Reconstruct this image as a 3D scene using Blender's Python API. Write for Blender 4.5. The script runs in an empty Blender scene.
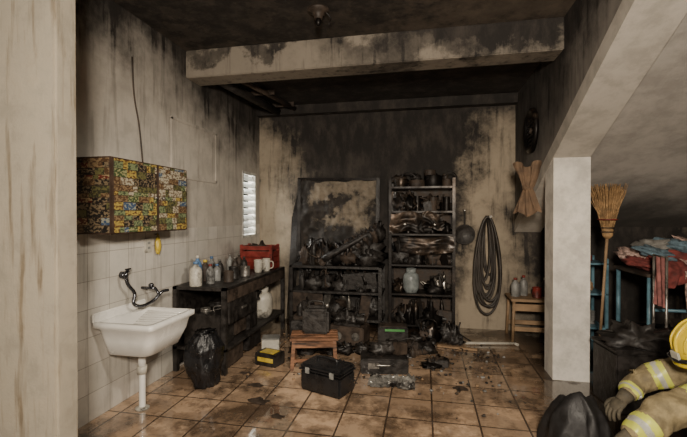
import bpy, bmesh, math, random
from mathutils import Vector, Matrix, Euler, noise
random.seed(7)
C=bpy.context.scene.collection

# ------------------------------------------------------------ materials
def nodes(name):
    m=bpy.data.materials.new(name); m.use_nodes=True
    nt=m.node_tree; b=nt.nodes['Principled BSDF']
    return m,nt,b
def N(nt,t,**kw):
    n=nt.nodes.new(t)
    for k,v in kw.items(): setattr(n,k,v)
    return n
def math_(nt,op,a,b=None,clamp=False):
    n=N(nt,'ShaderNodeMath',operation=op,use_clamp=clamp)
    for i,x in enumerate((a,b)):
        if x is None: continue
        if isinstance(x,(int,float)): n.inputs[i].default_value=x
        else: nt.links.new(x,n.inputs[i])
    return n.outputs[0]
def mixc(nt,f,a,b):
    n=N(nt,'ShaderNodeMix',data_type='RGBA')
    for i,x in ((0,f),(6,a),(7,b)):
        if isinstance(x,(int,float)): n.inputs[i].default_value=x
        elif isinstance(x,tuple): n.inputs[i].default_value=(x+(1,))[:4]
        else: nt.links.new(x,n.inputs[i])
    return n.outputs[2]
def rng(nt,x,a,b,c=0,d=1,smooth=True):
    n=N(nt,'ShaderNodeMapRange'); n.interpolation_type='SMOOTHSTEP' if smooth else 'LINEAR'
    nt.links.new(x,n.inputs[0])
    for i,v in enumerate((a,b,c,d)): n.inputs[i+1].default_value=v
    return n.outputs[0]
def noi(nt,vec,scale,detail=5,rough=.6):
    n=N(nt,'ShaderNodeTexNoise'); n.inputs['Scale'].default_value=scale
    n.inputs['Detail'].default_value=detail; n.inputs['Roughness'].default_value=rough
    nt.links.new(vec,n.inputs['Vector']); return n
def bump(nt,b,h,s,d=.02):
    n=N(nt,'ShaderNodeBump'); n.inputs['Strength'].default_value=s; n.inputs['Distance'].default_value=d
    nt.links.new(h,n.inputs['Height']); nt.links.new(n.outputs[0],b.inputs['Normal'])
def pos(nt): return N(nt,'ShaderNodeNewGeometry').outputs['Position']
def vscale(nt,v,s):
    n=N(nt,'ShaderNodeVectorMath',operation='MULTIPLY'); nt.links.new(v,n.inputs[0]); n.inputs[1].default_value=s; return n.outputs[0]

def pm(name,col,rough=.6,metal=0,var=.35,scale=9,soot=0,bmp=.15,em=0,trans=0,stretch=None,coat=0):
    m,nt,b=nodes(name); p=N(nt,'ShaderNodeTexCoord').outputs['Object']
    if stretch: p=vscale(nt,p,stretch)
    n=noi(nt,p,scale)
    lo=tuple(c*(1-var) for c in col); hi=tuple(min(1,c*(1+var)) for c in col)
    f=rng(nt,n.outputs['Fac'],.3,.7)
    c=mixc(nt,f,lo,hi)
    if soot:
        n2=noi(nt,p,scale*.45,7,.7)
        sf=rng(nt,n2.outputs['Fac'],.72-soot*.55,.85-soot*.45)
        c=mixc(nt,sf,c,(.012,.010,.009))
    nt.links.new(c,b.inputs['Base Color'])
    r=rng(nt,n.outputs['Fac'],.3,.7,max(.04,rough-.12),min(1,rough+.12)); nt.links.new(r,b.inputs['Roughness'])
    b.inputs['Metallic'].default_value=metal
    if trans: b.inputs['Transmission Weight'].default_value=trans
    if coat: b.inputs['Coat Weight'].default_value=coat
    if bmp: bump(nt,b,n.outputs['Fac'],bmp)
    return m

def wallmat(name,base,blobs,soot0=0.,tiles=None,grain=.45,drip=.3,sc=(.014,.0115,.0095),rough=.8,peel=0,dscale=1.6,scv=3.6):
    m,nt,b=nodes(name); p=pos(nt)
    w=noi(nt,p,1.9,7,.66)
    sub=N(nt,'ShaderNodeVectorMath',operation='SUBTRACT'); nt.links.new(w.outputs['Color'],sub.inputs[0]); sub.inputs[1].default_value=(.5,.5,.5)
    sc2=vscale(nt,sub.outputs[0],(1.3,1.3,1.3))
    add=N(nt,'ShaderNodeVectorMath',operation='ADD'); nt.links.new(p,add.inputs[0]); nt.links.new(sc2,add.inputs[1])
    wp=add.outputs[0]
    inv=None
    for (c,r,s) in blobs:
        d=N(nt,'ShaderNodeVectorMath',operation='SUBTRACT'); nt.links.new(wp,d.inputs[0]); d.inputs[1].default_value=c
        q=vscale(nt,d.outputs[0],tuple(1/x for x in r))
        l=N(nt,'ShaderNodeVectorMath',operation='LENGTH'); nt.links.new(q,l.inputs[0])
        k=rng(nt,l.outputs['Value'],.5,1.4,1-s,1)
        inv=k if inv is None else math_(nt,'MULTIPLY',inv,k)
    n2=noi(nt,p,5.5,9,.68); n3=noi(nt,vscale(nt,p,(9,9,.9)),dscale,4,.6)
    base_s=math_(nt,'SUBTRACT',1,inv) if inv is not None else None
    g=math_(nt,'MULTIPLY',math_(nt,'SUBTRACT',n2.outputs['Fac'],.5),grain*2)
    if base_s is not None: g=math_(nt,'MULTIPLY',g,rng(nt,base_s,.2,1,1,.3))
    dr=math_(nt,'MULTIPLY',rng(nt,n3.outputs['Fac'],.5,.72),drip)
    t=math_(nt,'ADD',g,dr); t=math_(nt,'ADD',t,soot0)
    if base_s is not None: t=math_(nt,'ADD',t,base_s)
    t=math_(nt,'ADD',t,0,True)
    hi=tuple(min(1,c*1.12) for c in base); lo=tuple(c*.78 for c in base)
    col=mixc(nt,rng(nt,n2.outputs['Fac'],.35,.65),lo,hi)
    h=n2.outputs['Fac']
    if tiles:
        zt,size=tiles
        sep=N(nt,'ShaderNodeSeparateXYZ'); nt.links.new(p,sep.inputs[0])
        comb=N(nt,'ShaderNodeCombineXYZ'); nt.links.new(sep.outputs[1],comb.inputs[0]); nt.links.new(sep.outputs[2],comb.inputs[1])
        bt=N(nt,'ShaderNodeTexBrick'); bt.offset=0; bt.squash=1
        nt.links.new(comb.outputs[0],bt.inputs['Vector'])
        for k,v in (('Scale',1),('Mortar Size',.0026),('Mortar Smooth',.2),('Brick Width',size),('Row Height',size),('Bias',0)): bt.inputs[k].default_value=v
        bt.inputs['Color1'].default_value=(.62,.58,.52,1); bt.inputs['Color2'].default_value=(.53,.50,.44,1); bt.inputs['Mortar'].default_value=(.30,.27,.23,1)
        below=rng(nt,sep.outputs[2],zt-.004,zt+.004,1,0)
        col=mixc(nt,below,col,bt.outputs['Color'])
        r=rng(nt,below,0,1,rough,.3); nt.links.new(r,b.inputs['Roughness'])
        t=math_(nt,'MULTIPLY',t,rng(nt,below,0,1,1,.85))
    else: b.inputs['Roughness'].default_value=rough
    if peel:
        n4=noi(nt,p,3.1,8,.75)
        pf=rng(nt,n4.outputs['Fac'],.5,.56,0,peel)
        t=math_(nt,'SUBTRACT',t,pf,True)
    n5=noi(nt,vscale(nt,p,(2.2,2.2,1.0)),2.6,9,.72)
    scc=mixc(nt,rng(nt,n5.outputs['Fac'],.42,.70),sc,tuple(min(1,c*scv) for c in sc))
    col=mixc(nt,t,col,scc)
    nt.links.new(col,b.inputs['Base Color'])
    bump(nt,b,h,.35,.015)
    return m

def floormat():
    m,nt,b=nodes('wet_floor_tiles'); p=pos(nt)
    mp=N(nt,'ShaderNodeVectorMath',operation='ADD'); nt.links.new(p,mp.inputs[0]); mp.inputs[1].default_value=(.27+3.25,-3.23+.325*20,0)
    bt=N(nt,'ShaderNodeTexBrick'); bt.offset=0; bt.squash=1
    nt.links.new(mp.outputs[0],bt.inputs['Vector'])
    for k,v in (('Scale',1),('Mortar Size',.0075),('Mortar Smooth',.25),('Brick Width',.325),('Row Height',.325),('Bias',0)): bt.inputs[k].default_value=v
    bt.inputs['Color1'].default_value=(.60,.42,.275,1); bt.inputs['Color2'].default_value=(.45,.305,.195,1); bt.inputs['Mortar'].default_value=(.065,.045,.03,1)
    n=noi(nt,p,1.3,9,.7); n2=noi(nt,p,8,9,.75)
    dirt=rng(nt,n.outputs['Fac'],.47,.60,0,.80)
    fine=rng(nt,n2.outputs['Fac'],.44,.68,0,.72)
    col=mixc(nt,fine,bt.outputs['Color'],(.12,.075,.048))
    col=mixc(nt,dirt,col,(.05,.032,.021))
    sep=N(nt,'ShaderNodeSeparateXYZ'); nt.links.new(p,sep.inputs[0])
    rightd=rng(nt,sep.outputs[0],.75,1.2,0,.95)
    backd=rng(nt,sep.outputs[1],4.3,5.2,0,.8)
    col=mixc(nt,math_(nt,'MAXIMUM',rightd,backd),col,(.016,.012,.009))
    n3=noi(nt,p,1.5,5,.62)
    wet=rng(nt,n3.outputs['Fac'],.43,.50,0,1)
    col=mixc(nt,math_(nt,'MULTIPLY',wet,.25),col,(.05,.032,.02))
    nt.links.new(col,b.inputs['Base Color'])
    nt.links.new(rng(nt,wet,0,1,.34,.12),b.inputs['Roughness'])
    nt.links.new(rng(nt,wet,0,1,.15,1),b.inputs['Coat Weight']); b.inputs['Coat Roughness'].default_value=.02; b.inputs['Coat IOR'].default_value=1.75
    hh=math_(nt,'ADD',math_(nt,'MULTIPLY',bt.outputs['Fac'],-1.0),math_(nt,'MULTIPLY',n2.outputs['Fac'],.5))
    bump(nt,b,hh,.35,.005)
    return m

# ------------------------------------------------------------ mesh builder
def crom(pts,n=6):
    P=[Vector(p) for p in pts]; P=[P[0]*2-P[1]]+P+[P[-1]*2-P[-2]]; out=[]
    for i in range(1,len(P)-2):
        for k in range(n):
            t=k/n; a,b,c,d=P[i-1],P[i],P[i+1],P[i+2]
            out.append(.5*((2*b)+(c-a)*t+(2*a-5*b+4*c-d)*t*t+(3*b-a-3*c+d)*t**3))
    out.append(P[-2]); return out
class MB:
    def __init__(s): s.v=[];s.f=[];s.m=[];s.s=[];s.mats=[];s.xf=Matrix()
    def add(s,vs,fs,mat,smooth=False):
        if mat not in s.mats: s.mats.append(mat)
        k=s.mats.index(mat); o=len(s.v)
        s.v+=[s.xf@Vector(v) for v in vs]; s.f+=[tuple(i+o for i in f) for f in fs]
        s.m+=[k]*len(fs); s.s+=[smooth]*len(fs)
    def box(s,c,d,mat,rot=(0,0,0),bev=0):
        bm=bmesh.new(); bmesh.ops.create_cube(bm,size=1)
        for v in bm.verts: v.co=Vector((v.co.x*d[0],v.co.y*d[1],v.co.z*d[2]))
        if bev: bmesh.ops.bevel(bm,geom=bm.edges[:],offset=min(bev,min(d)*.45),segments=2,affect='EDGES')
        R=Euler(rot).to_matrix(); c=Vector(c); bm.verts.index_update()
        s.add([R@v.co+c for v in bm.verts],[[v.index for v in f.verts] for f in bm.faces],mat); bm.free()
    def cyl(s,p0,p1,r0,mat,r1=None,n=14,smooth=True):
        s.tube([p0,p1],[r0,r0 if r1 is None else r1],mat,n,sm=0,smooth=smooth)
    def tube(s,pts,r,mat,n=8,sm=5,smooth=True,closed=False):
        if sm:
            if isinstance(r,(list,tuple)):
                rr=[]
                for i in range(len(pts)-1):
                    for k in range(sm): rr.append(r[i]+(r[i+1]-r[i])*k/sm)
                rr.append(r[-1]); r=rr
            pts=crom(pts,sm)
        P=[Vector(p) for p in pts]; R=r if isinstance(r,(list,tuple)) else [r]*len(P)
        T=[(P[min(i+1,len(P)-1)]-P[max(i-1,0)]).normalized() for i in range(len(P))]
        up=Vector((0,0,1)) if abs(T[0].z)<.9 else Vector((1,0,0))
        u=T[0].cross(up).normalized(); vs=[];fs=[]
        for i,p in enumerate(P):
            u=(u-T[i]*u.dot(T[i])).normalized(); w=T[i].cross(u)
            for k in range(n):
                a=2*math.pi*k/n; vs.append(p+(u*math.cos(a)+w*math.sin(a))*R[i])
        for i in range(len(P)-1):
            for k in range(n):
                k2=(k+1)%n; fs.append((i*n+k,i*n+k2,(i+1)*n+k2,(i+1)*n+k))
        s.add(vs,fs,mat,smooth)
        s.add(vs[:n],[tuple(range(n))[::-1]],mat); s.add(vs[-n:],[tuple(range(n))],mat)
    def lathe(s,prof,c,mat,n=24,smooth=True,rot=(0,0,0),wob=0):
        R=Euler(rot).to_matrix(); c=Vector(c); vs=[];fs=[]
        for (r,z) in prof:
            for k in range(n):
                a=2*math.pi*k/n; v=Vector((r*math.cos(a),r*math.sin(a),z))
                if wob: 
                    q=noise.noise(v*6+c*3)*wob; v.x+=v.x*q*4; v.y+=v.y*q*4
                vs.append(R@v+c)
        for i in range(len(prof)-1):
            for k in range(n):
                k2=(k+1)%n; fs.append((i*n+k,i*n+k2,(i+1)*n+k2,(i+1)*n+k))
        if prof[0][0]>1e-4: fs.append(tuple(range(n))[::-1])
        L=(len(prof)-1)*n
        if prof[-1][0]>1e-4: fs.append(tuple(range(L,L+n)))
        s.add(vs,fs,mat,smooth)
    def ell(s,c,r,mat,rot=(0,0,0),nz=0,ns=5,u=24,v=14,zmin=None,fn=None):
        R=Euler(rot).to_matrix(); c=Vector(c); vs=[];fs=[]
        for j in range(v+1):
            th=math.pi*j/v
            for i in range(u):
                a=2*math.pi*i/u; d=Vector((math.sin(th)*math.cos(a),math.sin(th)*math.sin(a),math.cos(th)))
                k=1+ (noise.noise(d*ns*.5+c*2)*nz if nz else 0)
                q=Vector((d.x*r[0]*k,d.y*r[1]*k,d.z*r[2]*k))
                if fn: q=fn(d,q)
                q=R@q+c
                if zmin is not None and q.z<zmin: q.z=zmin
                vs.append(q)
        for j in range(v):
            for i in range(u):
                i2=(i+1)%u; fs.append((j*u+i,(j+1)*u+i,(j+1)*u+i2,j*u+i2))
        s.add(vs,fs,mat,True)
    def grid(s,fn,nu,nv,mat,th=.006,smooth=True):
        vs=[];fs=[]
        for j in range(nv+1):
            for i in range(nu+1): vs.append(Vector(fn(i/nu,j/nv)))
        for j in range(nv):
            for i in range(nu):
                a=j*(nu+1)+i; fs.append((a,a+1,a+nu+2,a+nu+1))
        s.add(vs,fs,mat,smooth)
    def prism(s,poly,x0,x1,mat):  # poly in (y,z), extruded in x
        n=len(poly); vs=[(x0,y,z) for y,z in poly]+[(x1,y,z) for y,z in poly]
        fs=[tuple(range(n))[::-1],tuple(range(n,2*n))]+[(i,(i+1)%n,(i+1)%n+n,i+n) for i in range(n)]
        s.add(vs,fs,mat)
    def obj(s,name,parent=None):
        lo=Vector([min(v[i] for v in s.v) for i in range(3)]); hi=Vector([max(v[i] for v in s.v) for i in range(3)])
        o0=Vector(((lo.x+hi.x)/2,(lo.y+hi.y)/2,lo.z))
        me=bpy.data.meshes.new(name); me.from_pydata([v-o0 for v in s.v],[],s.f)
        for m in s.mats: me.materials.append(m)
        me.polygons.foreach_set('material_index',s.m); me.polygons.foreach_set('use_smooth',s.s)
        bm=bmesh.new(); bm.from_mesh(me); bmesh.ops.remove_doubles(bm,verts=bm.verts,dist=1e-5)
        bmesh.ops.recalc_face_normals(bm,faces=bm.faces); bm.to_mesh(me); bm.free()
        o=bpy.data.objects.new(name,me); C.objects.link(o)
        if parent: o.parent=parent; o.location=o0-parent.location
        else: o.location=o0
        return o
def empty(name,loc):
    e=bpy.data.objects.new(name,None); C.objects.link(e); e.location=loc; return e

# ------------------------------------------------------------ shared mats
black=pm('charred_black',(.020,.017,.015),.5,var=.6,scale=14,bmp=.5)
char2=pm('charred_brown',(.046,.032,.023),.65,var=.6,scale=10,bmp=.5)
blkpl=pm('black_plastic',(.012,.012,.013),.28,var=.3,bmp=.2)
sackm=pm('bin_liner',(.010,.010,.011),.34,var=.3,bmp=.6,scale=16)
burntmetal=pm('burnt_metal',(.16,.115,.08),.40,metal=.6,var=.5,scale=6,soot=.8,bmp=.2)
rackmetal=pm('burnt_rack_metal',(.09,.065,.048),.45,metal=.5,var=.5,scale=5,soot=.8,bmp=.2)
panelmetal=pm('heat_stained_panel',(.13,.092,.066),.40,metal=.45,var=.7,scale=4,soot=.6,bmp=.3)
steel=pm('sooty_steel',(.32,.30,.27),.35,metal=.8,soot=.4)
white=pm('white_ceramic',(.78,.76,.71),.20,var=.08,scale=4,soot=.10,bmp=.03)
whitepl=pm('dirty_white_plastic',(.50,.47,.40),.4,var=.15,soot=.4)
greypl=pm('grey_plastic',(.23,.23,.22),.45,soot=.45)
bluepl=pm('blue_plastic',(.09,.18,.34),.35,soot=.3)
redpl=pm('red_plastic',(.20,.027,.02),.4,soot=.4)
wood=pm('scorched_wood',(.22,.105,.055),.55,var=.4,scale=5,stretch=(1,1,6),soot=.45)
woodpale=pm('pale_wood',(.30,.195,.11),.6,var=.3,scale=5,soot=.35)
yel=pm('yellow_plastic',(.55,.40,.05),.4,soot=.25)
green=pm('green_label',(.10,.34,.10),.5,var=.2)
straw=pm('broom_straw',(.36,.22,.10),.8,var=.4,scale=20)
chrome=pm('dark_chrome',(.10,.10,.11),.22,metal=.9,var=.2,bmp=0)

# ------------------------------------------------------------ room shell
Hf,Hr=3.10,2.98
XL,XS,XR,YB=-2.33,1.12,3.05,5.40
def zline(y): return 1.98+.47*(3.86-y)
left_m=wallmat('left_wall_plaster',(.52,.475,.41),[((XL,1.7,3.35),(1,1.4,.8),.85),((XL,4.9,3.15),(1,1.9,.85),.9),((XL,4.6,.35),(1,1.0,.6),.75),((XL,3.3,3.35),(1,2,.50),.8)],soot0=.05,tiles=(1.34,.2),grain=.36,drip=.30)
back_m=wallmat('back_wall_sooted_plaster',(.46,.385,.285),[((-.72,YB,2.4),(1.25,1,1.05),1),((-.9,YB,1.0),(1.0,1,1.4),1),((.0,YB,1.2),(.50,1,1.2),1),((-.5,YB,2.98),(2.2,1,.50),1),((.15,YB,2.3),(.45,1,.7),.9),((2.2,YB,1),(1.1,1,2),1)],soot0=.12,grain=.95,drip=.4)
right_m=wallmat('right_wall_plaster',(.32,.29,.255),[((XS,4.6,2.9),(1,1.2,.8),.6),((XS,3.2,3.2),(1,1.2,.5),.6),((XS,5.3,2.0),(1,.5,.9),.4)],soot0=.32,grain=.35)
ceil_m=wallmat('front_ceiling_sooted',(.20,.16,.12),[((-1.3,3.0,Hf),(1.3,1.0,1),.5)],soot0=.62,grain=.9,drip=0,peel=.12)
ceilr_m=wallmat('rear_ceiling_sooted',(.13,.105,.085),[((-.8,5.0,Hr),(2,1.1,1),.9)],soot0=.65,grain=.6,drip=0)
beam_m=wallmat('beam_plaster',(.34,.295,.235),[((.1,3.6,2.96),(1.0,1,.20),.6),((.7,3.6,3.12),(.9,1,.18),.85),((-1.6,3.6,3.12),(1.2,1,.11),.6)],soot0=.24,grain=.9,drip=.35)
post_m=wallmat('post_paint',(.72,.68,.61),[((1.1,3.86,2.2),(.4,.6,.3),.25)],soot0=-.08,grain=.25,drip=.12)
string_m=wallmat('stringer_paint',(.52,.48,.42),[],soot0=.0,grain=.28,drip=.0)
jamb_m=wallmat('jamb_limewash',(.42,.375,.295),[],soot0=.08,grain=.9,drip=.9,sc=(.17,.135,.09),dscale=2.2,scv=1.6)
stair_m=wallmat('stair_soffit_plaster',(.44,.41,.37),[((2.2,5.6,1.1),(1.9,1.3,.9),.8)],soot0=.02,grain=.14,drip=.0)

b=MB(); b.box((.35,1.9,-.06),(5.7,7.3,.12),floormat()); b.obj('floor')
b=MB(); y0,y1,z0,z1=4.84,5.28,1.17,2.05
def wl(ya,yb,za,zb): b.box((XL-.06,(ya+yb)/2,(za+zb)/2),(.12,yb-ya,zb-za),left_m)
wl(1.60,y0,0,Hf); wl(y1,YB,0,Hf); wl(y0,y1,0,z0); wl(y0,y1,z1,Hf); b.obj('wall_left')
b=MB(); b.box((.36,YB+.06,Hf/2),(5.62,.12,Hf),back_m); b.obj('wall_back')
b=MB(); b.prism([(1.9,Hf),(YB,Hf),(YB,zline(YB)+.14),(1.9,zline(1.9)+.14)],XS,XS+.12,right_m); b.obj('wall_right')
b=MB(); b.box((XR+.06,3.5,Hf/2),(.12,3.8,Hf),right_m); b.obj('wall_understair')
b=MB(); b.box((-2.05,1.54,Hf/2),(.90,.12,Hf),jamb_m,bev=.012); b.obj('wall_front')
b=MB(); b.box((.36,2.65,Hf+.06),(5.62,2.4,.12),ceil_m); b.box((.36,4.62,Hr+.12),(5.62,1.54,.24),ceilr_m); b.obj('ceiling')
b=MB(); b.box(((XL+XS)/2,3.72,(2.83+Hf)/2),(XS-XL,.26,Hf-2.83),beam_m,bev=.008); b.obj('ceiling_beam')
b=MB(); b.box((-.6,5.33,2.92),(3.44,.13,.12),ceilr_m); b.obj('trim_back_cornice')
b=MB(); b.prism([(3.86,0),(4.11,0),(4.11,zline(4.11)-.002),(3.86,zline(3.86)-.002)],XS,XS+.30,post_m); b.obj('concrete_post')
b=MB()
b.prism([(1.75,zline(1.75)),(YB,zline(YB)),(YB,zline(YB)+.138),(1.75,zline(1.75)+.138)],XS-.004,XS+.30,string_m)
b.prism([(1.75,zline(1.75)+.07),(YB,zline(YB)+.07),(YB,zline(YB)+.22),(1.75,zline(1.75)+.22)],XS+.30,XR,stair_m)
for i in range(9):
    y=5.2-i*.33; zz=zline(y)
    if zz+.37<Hf-.05: b.box(((XS+.32+XR)/2,y,zz+.27),(XR-XS-.36,.33,.2),stair_m)
b.obj('concrete_staircase')

# ------------------------------------------------------------ window
b=MB(); fm=pm('window_frame_paint',(.55,.54,.5),.4)
gl,gnt,gb=nodes('frosted_louver_glass'); gp=pos(gnt); gn=noi(gnt,gp,14)
gnt.links.new(mixc(gnt,rng(gnt,gn.outputs['Fac'],.3,.7),(.92,.93,.90),(.80,.82,.80)),gb.inputs['Base Color']); gb.inputs['Roughness'].default_value=.3
gb.inputs['Transmission Weight'].default_value=.5
for yy in (y0+.02,y1-.02): b.box((XL-.03,yy,(z0+z1)/2),(.07,.035,z1-z0),fm,bev=.004)
for zz in (z0+.018,z1-.018): b.box((XL-.03,5.06,zz),(.07,.44,.035),fm,bev=.004)
for i in range(9): b.box((XL-.035,5.06,z0+.085+i*.089),(.008,.365,.086),gl,rot=(0,math.radians(-32),0),bev=.002)
for i in range(9): b.box((XL-.02,y0+.045,z0+.085+i*.089),(.03,.012,.05),steel)
b.obj('window_1')

# ------------------------------------------------------------ stickered cabinet
b=MB(); cab=pm('cabinet_board',(.05,.03,.02),.5)
b.box((-2.18,2.71,1.60),(.29,.86,.52),cab,bev=.005)
b.box((-2.03,2.51,1.6),(.012,.45,.51),cab,bev=.003); b.box((-2.03,2.945,1.6),(.012,.38,.51),cab,bev=.003)
def lab(name,c,c2):
    m,nt,bs=nodes(name); p=pos(nt)
    n=noi(nt,vscale(nt,p,(45,45,75)),1,2,.5); f=rng(nt,n.outputs['Fac'],.50,.54,0,.9)
    nt.links.new(mixc(nt,f,c,c2),bs.inputs['Base Color']); bs.inputs['Roughness'].default_value=.35; return m
L=[lab('label_green',(.05,.075,.03),(.30,.28,.14)),lab('label_yellow',(.36,.27,.07),(.08,.03,.02)),lab('label_cream',(.38,.34,.25),(.11,.07,.04)),
   lab('label_maroon',(.11,.025,.018),(.34,.26,.14)),lab('label_black',(.016,.014,.013),(.20,.15,.09)),lab('label_blue',(.04,.07,.13),(.28,.28,.22)),lab('label_olive',(.12,.11,.045),(.03,.03,.02)),lab('label_brown',(.08,.045,.025),(.22,.15,.08)),lab('label_palegreen',(.17,.20,.10),(.04,.05,.03))]
def strips(place,u0,u1,zlo,zhi,pool):
    z=zlo
    while z<zhi-.012:
        h=min(random.uniform(.026,.060),zhi-z); u=u0
        while u<u1-.015:
            w=min(random.uniform(.035,.13),u1-u)
            place(u+w/2,z+h/2,w*.97,h*.92,random.choice(pool),random.uniform(.002,.006)); u+=w
        z+=h
strips(lambda u,z,w,h,m,t:b.box((-2.024+t/2,u,z),(t,w,h),m,rot=(random.uniform(-.02,.02),0,0)),2.30,2.73,1.35,1.85,[L[0],L[8],L[1],L[6],L[2],L[4],L[5],L[0],L[7],L[8],L[1]])
strips(lambda u,z,w,h,m,t:b.box((-2.024+t/2,u,z),(t,w,h),m),2.76,3.12,1.35,1.85,[L[2],L[1],L[5],L[6],L[2],L[7],L[2],L[8]])
strips(lambda u,z,w,h,m,t:b.box((u,2.28-t/2,z),(w,t,h),m),-2.32,-2.04,1.35,1.85,[L[4],L[3],L[7],L[4],L[4],L[6],L[5]])
for yy in (2.70,2.79): b.cyl((-2.02,yy,1.6),(-1.995,yy,1.6),.010,steel,n=10)
b.obj('stickered_wall_cabinet')

# ------------------------------------------------------------ laundry sink
b=MB()
X0,X1,Y0,Y1,ZR=-2.325,-1.84,2.42,2.97,.70
def rr(cx,cy,hx,hy,r,n=6):
    out=[]
    for (sx,sy,a0) in ((1,1,0),(-1,1,90),(-1,-1,180),(1,-1,270)):
        for k in range(n+1):
            a=math.radians(a0+90*k/n); out.append((cx+sx*(hx-r)+r*math.cos(a),cy+sy*(hy-r)+r*math.sin(a)))
    return out
cx,cy=(X0+X1)/2,(Y0+Y1)/2; hx,hy=(X1-X0)/2,(Y1-Y0)/2
rings=[]
for (dx,dy,r,z,ox) in ((-.13,-.15,.05,ZR-.27,-.03),(-.06,-.07,.07,ZR-.24,-.02),(-.035,-.04,.06,ZR-.13,0),(-.02,-.025,.05,ZR-.05,0),(0,0,.03,ZR-.035,0),(0,0,.03,ZR,0),(-.03,-.03,.03,ZR+.004,0),(-.045,-.045,.05,ZR-.03,0),(-.07,-.07,.06,ZR-.15,0),(-.12,-.13,.06,ZR-.20,-.01)):
    rings.append([(x,y,z) for x,y in rr(cx+ox,cy,hx+dx,hy+dy,r)])
n=len(rings[0]); vs=[p for r in rings for p in r]; fs=[]
for j in range(len(rings)-1):
    for i in range(n): i2=(i+1)%n; fs.append((j*n+i,j*n+i2,(j+1)*n+i2,(j+1)*n+i))
fs.append(tuple(range(n))[::-1]); fs.append(tuple(range((len(rings)-1)*n,len(rings)*n)))
b.add(vs,fs,white,True)
b.box((cx+.01,2.83,ZR-.06),(.36,.20,.012),white,rot=(math.radians(22),0,0),bev=.004)
for i in range(7): b.cyl((cx-.16,2.75+i*.027,ZR-.088+i*.0108),(cx+.18,2.75+i*.027,ZR-.088+i*.0108),.006,white,n=6)
b.box((X0+.012,cy,ZR+.03),(.024,.55,.07),white,bev=.008)
b.cyl((-2.10,2.66,ZR-.27),(-2.10,2.66,.30),.028,white); b.cyl((-2.10,2.66,.33),(-2.10,2.66,.27),.036,whitepl)
b.tube([(-2.10,2.66,.30),(-2.10,2.66,.12),(-2.10,2.66,.0)],.024,white,n=12)
b.lathe([(.05,0),(.05,.012),(.03,.02)],(-2.10,2.66,0),whitepl)
b.obj('laundry_sink')
b=MB()
b.cyl((-2.33,2.72,1.0),(-2.29,2.72,1.0),.028,chrome)
b.tube([(-2.31,2.72,1.0),(-2.26,2.71,1.035),(-2.24,2.66,1.02),(-2.24,2.68,.94),(-2.23,2.74,.86),(-2.22,2.72,.78),(-2.21,2.80,.745),(-2.18,2.90,.77),(-2.15,2.96,.83),(-2.13,3.02,.835)],.013,chrome,n=10)
b.box((-2.26,2.71,1.05),(.02,.06,.012),chrome,bev=.004)
b.cyl((-2.33,2.95,.86),(-2.2,2.95,.86),.012,chrome); b.cyl((-2.2,2.95,.86),(-2.16,2.95,.80),.011,chrome); b.ell((-2.24,2.95,.885),(.022,.022,.018),chrome)
b.obj('wall_tap_hose')

# ------------------------------------------------------------ wall bits
b=MB(); b.box((XL+.006,3.75,2.11),(.012,.78,.52),left_m,bev=.004)
for yy in (3.35,4.15): b.box((XL+.01,yy,2.11),(.02,.03,.56),left_m,bev=.004)
for zz in (1.84,2.38): b.box((XL+.01,3.75,zz),(.02,.83,.03),left_m,bev=.004)
b.obj('wall_access_panel')
b=MB(); b.tube([(XL+.008,2.84,2.75),(XL+.008,2.86,2.45),(XL+.008,2.92,2.2),(XL+.008,2.96,1.9)],.006,char2); b.obj('wall_cable')
b=MB(); b.box((XL+.008,3.02,1.21),(.016,.08,.12),whitepl,bev=.004)
for zz in (1.19,1.23): b.box((XL+.018,3.02,zz),(.006,.03,.02),greypl,bev=.002)
b.obj('wall_socket')
b=MB(); b.cyl((XL,3.12,1.30),(XL+.04,3.12,1.30),.006,steel)
b.ell((XL+.03,3.12,1.20),(.022,.032,.075),yel,nz=.3); b.tube([(XL+.03,3.10,1.26),(XL+.03,3.12,1.305),(XL+.03,3.14,1.26)],.005,yel); b.obj('yellow_cleaning_sponge')
b=MB(); b.lathe([(.235,0),(.235,.03),(.21,.045),(.19,.03),(.17,.0),(.10,-.005),(0,-.005)],(XS-.006,4.55,2.36),burntmetal,rot=(0,math.radians(-90),0),n=40)
for i in range(7): b.box((XS-.016,4.55,2.23+i*.043),(.006,.31-.02*abs(i-3)**1.6,.03),black,rot=(0,.5,0))
b.cyl((XS-.01,4.55,2.36),(XS-.035,4.55,2.36),.03,char2)
b.obj('round_exhaust_vent')
b=MB(); b.lathe([(.085,0),(.085,-.015),(.05,-.025),(.035,-.06),(.03,-.08),(.028,-.08),(.0,-.07)],(-.83,3.08,Hf),char2)
b.ell((-.83,3.08,Hf-.10),(.026,.026,.035),burntmetal); b.tube([(-.78,3.1,Hf-.01),(-.74,3.12,Hf-.06),(-.75,3.1,Hf-.12)],.005,black)
b.obj('burnt_ceiling_lamp')
b=MB(); b.cyl((-2.15,3.87,2.90),(-2.0,5.25,2.90),.05,black)
b.cyl((-1.98,3.87,2.93),(-1.75,5.25,2.93),.03,char2)
for t in (.1,.5,.9):
    y=3.87+1.38*t; b.box((-2.0+.15*t,y,2.95),(.30,.025,.06),char2)
b.obj('charred_ceiling_conduit')

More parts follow.
